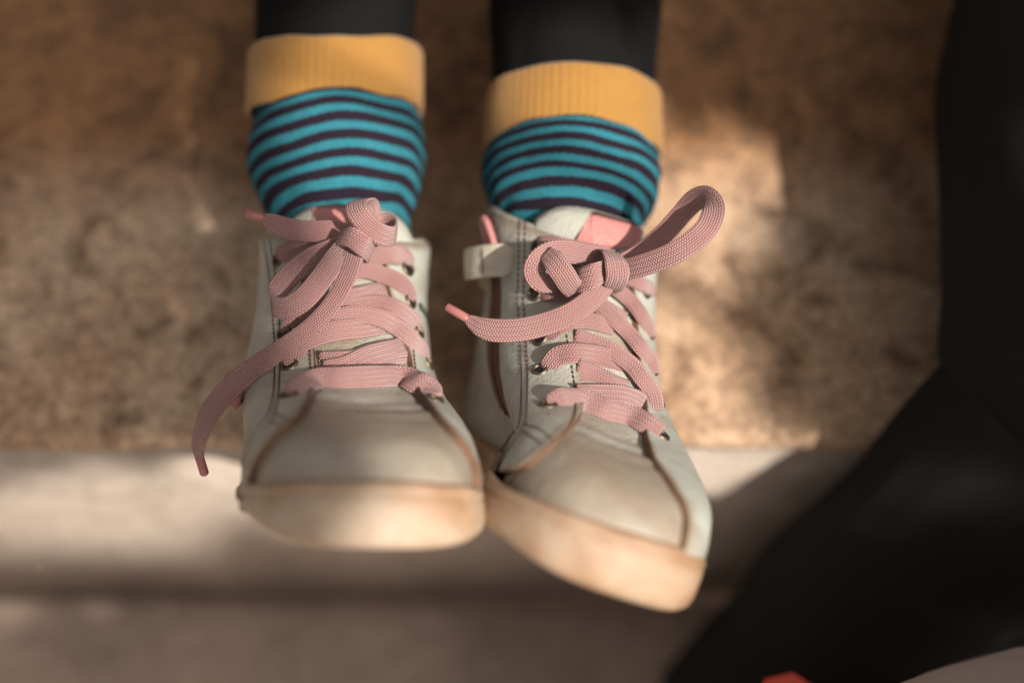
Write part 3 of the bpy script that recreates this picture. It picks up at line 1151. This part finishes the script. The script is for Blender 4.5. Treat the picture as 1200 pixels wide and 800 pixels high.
def side_patch(sh, side, s0, s1, t0, t1, off, thick, name, material, parent=None, nu=14, nv=10, rnd=0.0):
    """A piece of leather wrapped on the side of the shoe."""
    Fv, Bv = [], []
    for i in range(nv):
        for j in range(nu):
            u, v = j/(nu-1), i/(nv-1)
            vv = (v - .5)*2
            e = min(u, 1-u, v, 1-v)
            s_ = s0 + (s1 - s0)*(u if rnd == 0 else u + (1-u)*rnd*abs(vv)**3)
            t_ = t0 + (t1 - t0)*v
            Fv.append(sh.P(side, s_, t_, off + thick*min(1, e*9 + .35)))
            Bv.append(sh.P(side, s_, t_, off - .05))
    n_ = nu*nv
    Fc = grid_faces(nv, nu)
    ring = list(range(nu)) + [i*nu + nu - 1 for i in range(1, nv)] + [(nv-1)*nu + j for j in range(nu-2, -1, -1)] + [i*nu for i in range(nv-2, 0, -1)]
    for k in range(len(ring)):
        x, y = ring[k], ring[(k+1) % len(ring)]
        Fc.append((x, y, n_ + y, n_ + x))
    return link(name, Fv + Bv, Fc, material, parent or sh.root)


def at_param(sh, px, py):
    q = px2param(sh, [(px, py)])[0]
    return q[0], q[1], q[2]


sd, s_a, t_a = at_param(SR, 600, 290)
_, s_b, t_b = at_param(SR, 600, 326)
print('strap', sd, s_a, t_a, s_b, t_b)
# zip tape running down the inner side, the strap across it and its pull loop
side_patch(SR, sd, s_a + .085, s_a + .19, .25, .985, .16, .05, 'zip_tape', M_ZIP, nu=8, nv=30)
side_patch(SR, sd, s_a + .13, s_a + .145, .25, .98, .20, .09, 'zip_teeth', M_EDGE, nu=4, nv=30)
d_s = (SR.P(sd, s_a, t_a) - CAM_LOC).length
rows = [at(px, py, d_s + dd) for px, py, dd in ((602, 306, -.0035), (594, 305, -.0045), (580, 305, -.004), (566, 306, -.001), (553, 308, .005), (546, 310, .012))]
A = curve(np.array([tuple(r_) for r_ in rows]), 40)
nn = [(CX*x - CF*z).normalized() for x, z in zip(np.linspace(.1, -.75, 40), np.linspace(1, .66, 40))]
tp = np.concatenate([np.linspace(.72, 1, 6), np.ones(34)])
strap = ribbon_mesh(A, np.array([tuple(x) for x in nn]), 1.08, .15, 'ankle_strap', SR.root, M_STRAP, seg=20, taper=tp)
nA = np.array([tuple(x) for x in nn])
for k0, w0 in ((17, .92),):
    b0 = np.cross((A[k0+1] - A[k0])/np.linalg.norm(A[k0+1] - A[k0]), nA[k0])
    SC = np.array([A[k0] + b0*f_*w0*.005 + nA[k0]*.0009 for f_ in np.linspace(-1, 1, 9)])
    tube(SC, .00022, 'strap_seam', strap, M_THREAD, seg=6)
C = [SR.P(sd, s_a + x, t_a + y, z) for x, y, z in ((.06, -.03, .3), (.058, .02, .42), (.066, .055, .5), (.085, .065, .52), (.10, .05, .5), (.105, .015, .42), (.105, -.03, .3))]
tube(curve(np.array([tuple(c) for c in C]), 30), .00115, 'zip_pull', SR.root, M_LABEL)
sd, s_a, t_a = at_param(SL, 297, 455)
side_patch(SL, sd, s_a + .02, s_a + .10, t_a - .09, t_a + .10, .14, .06, 'zip_tape', M_ZIP, nu=8, nv=14)
C = [SL.P(sd, s_a + .03, t_a + .05, .3), SL.P(sd, s_a + .03, t_a, .62), SL.P(sd, s_a + .035, t_a - .06, .62), SL.P(sd, s_a + .04, t_a - .09, .3)]
tube(curve(np.array([tuple(c) for c in C]), 20), .0024, 'zip_pull', SL.root, M_LABEL)

# ------------------------------------------------------------------ socks and legs


def limb(name, C, rad, parent, material, seg=96, ribs=0, rib=0, tilt=None, wrinkle=0, uvv=None, seed=0, closed_end=False, squash=1.0):
    C = np.asarray([tuple(c) for c in C], float)
    n = len(C)
    T = np.gradient(C, axis=0)
    T /= np.linalg.norm(T, axis=1)[:, None]
    V, UV = [], []
    for i in range(n):
        t = Vector(T[i])
        a = (Vector((1, 0, 0)) - t*t.x).normalized()
        b = a.cross(t).normalized()
        for k in range(seg):
            an = 2*math.pi*k/seg
            ca, sa = math.cos(an), math.sin(an)
            rr = rad[i]
            if ribs:
                rr += rib*math.cos(an*ribs)
            p = Vector((ca*1.3, sa*1.3, i/n*4 + seed))
            sh_ = 0
            if wrinkle:
                we = wrinkle*min(1, (1 - i/n)*9)
                w1 = noise.fractal(Vector((ca*1.1, sa*1.1 + seed, i/n*7)), 1, 2, 3)
                rr += we*w1
                sh_ = we*1.3*noise.noise(Vector((ca*1.5 + 9, sa*1.5, i/n*3 + seed)))
            tl = (tilt[i] if tilt is not None else 0)*sa
            P = Vector(C[i]) + a*ca*rr + b*sa*rr*(squash[i] if hasattr(squash, '__len__') else squash) + t*(tl + sh_)
            V.append(P)
            UV.append((k/seg, uvv[i] if uvv is not None else i/n))
    Fc = grid_faces(n, seg, wrap=True, flip=True)
    if closed_end:
        Fc.append(tuple(range((n-1)*seg, n*seg)))
        Fc.append(tuple(range(seg))[::-1])
    return link(name, V, Fc, material, parent, uvs=UV)


def sock(sh, cuff_px, leg_px, label, r_ank, r_top, name='sock'):
    A = sh.W(3.3, 0, 5.8)
    A2 = sh.W(3.5, 0, 8.0)
    cl = at(*cuff_px)
    lg = at(*leg_px)
    d = (cl - A2)
    root = empty(name, A2, label, 'sock', 'striped child socks')
    A = A2 - sh.n*.012 - (cl - A2).normalized()*.014
    pts = [A, A2, A2.lerp(cl, .35), A2.lerp(cl, .7), cl]
    P = curve(np.hstack([np.array([tuple(p) for p in pts])]), 64)
    f = np.linspace(0, 1, 64)
    rad = hermite([0, .2, .4, .6, .76, .87, .94, 1], [r_ank*.94, r_ank, r_ank*1.06, r_top*.98, r_top*1.06, r_top*1.035, r_top*.95, r_top*.92], f)[:, 0]
    tilt = np.interp(f, [0, .3, 1], [-.001, -.003, -.0045])
    limb('stocking', P, rad, root, M_SOCK, seg=160, ribs=64, rib=.00018, tilt=tilt, wrinkle=.0014, uvv=12.3*(1 - f) + .1, seed=sh.medial*3.1)
    # folded ribbed cuff
    ax = (lg - cl).normalized()
    prof = [(-.004, .0002), (-.0058, .0008), (-.0054, .0017), (-.003, .0020), (.004, .0019), (.010, .0020), (.0168, .0020), (.0180, .0016), (.0178, .0008), (.015, -.0004)]
    C = [cl + ax*(z + .002) for z, _ in prof]
    C2, R2 = [], []
    seg = 240
    a = ax.cross(Vector((0, 0, 1))).normalized()
    b = a.cross(ax).normalized()
    V, Fc = [], []
    for (z, dr) in prof:
        for k in range(seg):
            an = 2*math.pi*k/seg
            rr = r_top + dr + (.0002 + .0001*noise.noise(Vector((an*4, z*90, 3))))*math.cos(an*66 + 1.2*noise.noise(Vector((an*3, 1, sh.medial))))*(1 if dr > .001 else 0)
            wob = .0017*math.sin(an*2 + sh.medial) + .0008*math.sin(an*3 + 1) + .0007*noise.noise(Vector((an*2.5, sh.medial, z*30)))
            rr += .0009*noise.noise(Vector((math.cos(an)*1.6, math.sin(an)*1.6, z*60 + sh.medial*4)))
            V.append(cl + ax*(z + .002 - .0045*math.sin(an) + wob) + a*math.cos(an)*rr + b*math.sin(an)*rr)
    Fc = grid_faces(len(prof), seg, wrap=True, flip=True)
    link('cuff', V, Fc, M_CUFF, root)
    return cl, ax


cL = sock(SL, (391, 128, .527), (394, 23, .542), 'striped teal sock with mustard cuff in the sneaker that points straight ahead', .0218, .0298)
cR = sock(SR, (671, 168, .516), (673, 60, .531), 'striped teal sock with mustard cuff in the outward turned sneaker with the strap', .0218, .0298)

child = empty('person', (0, .45, 0), 'child in black leggings sitting with legs stretched out over the stone step', 'person')
for (cl, ax), x1 in ((cL, -.075), (cR, .03)):
    P = [cl - ax*.004, cl + ax*.03, cl + ax*.08, Vector((x1, .30, .088)), Vector((x1, .46, .11))]
    A = curve(np.array([tuple(p) for p in P]), 60)
    rad = np.interp(np.linspace(0, 1, 60), [0, .15, .4, 1], [.0290, .0302, .035, .052])
    limb('legging', A, rad, child, M_BLACK, seg=96, wrinkle=.0022, seed=x1*50, closed_end=True)

# ------------------------------------------------------------------ the neighbour in black trousers
adult = empty('person', (.24, .3, 0), 'seated person in black trousers beside the child, one bent knee at the step edge', 'person')
P = [(.298, .46, .066), (.276, .25, .066), (.252, .12, .065), (.240, .05, .064), (.236, .016, .056), (.233, -.008, .03), (.212, -.022, -.006), (.190, -.030, -.07), (.178, -.040, -.15), (.158, -.058, -.217)]
A = curve(np.array(P), 110)
rad = np.interp(A[:, 2], [-.215, -.1, -.03, .03, .066], [.09, .087, .088, .091, .09])
sq = np.interp(A[:, 2], [-.215, -.05, .03, .064], [.38, .38, .6, .74])
limb('trouser_leg', A, rad, adult, M_TROUSER, seg=128, wrinkle=.006, seed=4.4, closed_end=True, squash=sq)

# soft bag standing on the tread below, against the black trouser leg
bag = empty('cloth_bag', (.185, -.15, -STEP), 'rounded grey cloth bag with a red loop, in front of the black trouser leg', 'bag')
V = []
nu_, nv_ = 64, 40
for i in range(nv_):
    ph = math.pi*i/(nv_ - 1)
    for j in range(nu_):
        th = 2*math.pi*j/nu_
        sx = math.copysign(abs(math.cos(th))**.75, math.cos(th))
        sy = math.copysign(abs(math.sin(th))**.75, math.sin(th))
        rr = math.sin(ph)**.42
        zz = -math.copysign(abs(math.cos(ph))**.8, math.cos(ph))
        q_ = Vector((.166 + sx*rr*.090, -.168 + sy*rr*.074, -STEP + .200 + zz*.199))
        q_ += Vector((1, .6, 1))*.004*noise.fractal(q_*28, 1, 2, 3)*(0 if i == 0 else 1)
        V.append(q_)
Fc = grid_faces(nv_, nu_, wrap=True)
link('bag_body', V, Fc, M_SUEDE, bag)
zp = [V[(nv_ - 1 - abs(k))*nu_ + (nu_//2 if k < 0 else 0)] for k in range(-18, 19)]
tube(curve(np.array([tuple(c + Vector((0, 0, .001))) for c in zp]), 50), .0022, 'zipper', bag, M_TROUSER)
lp = [(.125, -.16, .05)] + [tuple(at(*q)) for q in ((948, 818, .405), (937, 806, .402), (922, 799, .40), (908, 801, .40), (900, 810, .402), (899, 824, .404))] + [(.12, -.16, .02)]
A = curve(np.array(lp), 40)
ribbon_mesh(A, np.tile([.2, -.5, .8], (40, 1)), .6, .25, 'strap_loop', bag, M_RED)

# ------------------------------------------------------------------ unseen branch overhead, added with leaves placed to shade the step
def leaf_material():
    m, nt, b = mat('leaf_green')
    n = noise_tex(nt, tex_coord(nt), 30, 3)
    nt.links.new(ramp(nt, n, [(.35, (.035, .07, .018)), (.65, (.06, .11, .03))]), b.inputs['Base Color'])
    b.inputs['Roughness'].default_value = .5
    return m


M_LEAF = leaf_material()
rng = random.Random(11)
KEEP = []                     # places the sun reaches in the photograph (point, radius)
for px, py, d, r_ in ((470, 600, .37, .016), (530, 590, .37, .016), (430, 255, .45, .010), (490, 452, .42, .008), (640, 300, .45, .02), (600, 385, .44, .02), (560, 320, .47, .02), (700, 400, .43, .03),
                      (750, 440, .44, .02), (700, 660, .375, .025), (780, 680, .375, .025), (620, 620, .385, .02), (800, 260, .46, .02), (660, 560, .40, .03), (600, 460, .42, .02),
                      (340, 60, .53, .012), (420, 60, .53, .016), (640, 100, .52, .02), (720, 100, .52, .02), (650, 180, .5, .02), (450, 180, .50, .012), (340, 165, .5, .012), (745, 180, .5, .02), (380, 370, .43, .008), (340, 350, .43, .008)):
    KEEP.append((at(px, py, d), r_))
for px, py, r_ in ((800, 230, .022), (800, 330, .02), (800, 430, .02), (820, 490, .02), (850, 220, .02), (760, 480, .02), (900, 210, .012)):
    KEEP.append((at_z(px, py, 0), r_))
for px, py, r_ in ((40, 600, .022), (80, 650, .018), (30, 680, .02), (110, 690, .014), (190, 680, .012), (212, 570, .012), (205, 625, .010), (830, 545, .02), (900, 540, .015), (690, 770, .03), (620, 790, .02), (760, 740, .02)):
    r0 = ray(px, py)
    p = CAM_LOC + r0*((0 - CAM_LOC.y)/r0.y)
    KEEP.append((p if p.z > -STEP else at_z(px, py, -STEP), r_))


def sun_uv(p):
    a = SUN_DIR.cross(Vector((0, 0, 1))).normalized()
    b = a.cross(SUN_DIR)
    return p.dot(a), p.dot(b)


KUV = [(*sun_uv(p), r_) for p, r_ in KEEP]
SHADE = []
for px in range(-60, 300, 20):
    for py in range(-40, 512, 20):
        SHADE.append(at_z(px, py, 0))
for px in range(480, 600, 24):
    for py in range(-40, 500, 26):
        SHADE.append(at_z(px, py, .0))
for px in range(770, 1120, 26):
    for py in range(-60, 170, 24):
        if rng.random() < .45: SHADE.append(at_z(px, py, 0))
for px in range(895, 1100, 22):
    for py in range(262, 490, 22):
        if math.hypot((px - 1000)/125, (py - 385)/125) < 1: SHADE.append(at_z(px, py, 0))
for px in range(-60, 1100, 30):
    for py in range(530, 830, 24):
        r0 = ray(px, py)
        p = CAM_LOC + r0*((0 - CAM_LOC.y)/r0.y)
        if p.z < -STEP:
            p = at_z(px, py, -STEP)
        if rng.random() < (.95 if px < 460 and py > 690 else 0 if 470 < px < 840 and py > 670 else .5):
            SHADE.append(p)
for px, py in ((225, 245), (232, 255), (215, 232), (238, 268), (205, 220), (222, 262), (212, 250)):
    SHADE += [at_z(px, py, 0)]*2
leafV, leafF = [], []
nleaf = 0
for p in SHADE:
    for tr in range(2):
        h = rng.uniform(2.0, 2.7)
        c = p + SUN_DIR*h + Vector((rng.gauss(0, .006), rng.gauss(0, .006), 0))
        L_, W_ = rng.uniform(.026, .040), rng.uniform(.012, .018)
        u0, v0 = sun_uv(c)
        if any(math.hypot(u0 - a, v0 - b_) < r_ + L_*.55 for a, b_, r_ in KUV):
            continue
        nrm_ = (SUN_DIR + Vector((rng.gauss(0, .35), rng.gauss(0, .35), rng.gauss(0, .35)))).normalized()
        ax = nrm_.orthogonal().normalized()
        ax = Matrix.Rotation(rng.uniform(0, 6.28), 3, nrm_) @ ax
        ay = nrm_.cross(ax)
        b0 = len(leafV)
        for x, y, z in ((-1, 0, 0), (-.4, .75, .12), (.25, .8, .12), (1, 0, -.1), (.25, -.8, .12), (-.4, -.75, .12), (0, 0, 0)):
            leafV.append(c + ax*x*L_ + ay*y*W_ + nrm_*z*.01)
        for k in range(6):
            leafF.append((b0 + 6, b0 + k, b0 + (k + 1) % 6))
        nleaf += 1
print('leaves', nleaf)
br = empty('shade_branch', Vector((1.6, -1.2, 1.9)), 'unseen leafy green branch, added to shade the step', 'branch')
lf = link('shade_leaves', leafV, leafF, M_LEAF, br, smooth=False)
lf['kind'] = 'stuff'
mid = sum(leafV, Vector())/len(leafV)
tw = [mid + Vector((1.1, -.6, .5)), mid + Vector((.45, -.25, .22)), mid + Vector((.1, 0, .06)), mid + Vector((-.25, .15, .05))]
tube(curve(np.array([tuple(c) for c in tw]), 30), np.linspace(.012, .002, 30), 'twig', br, M_EDGE)
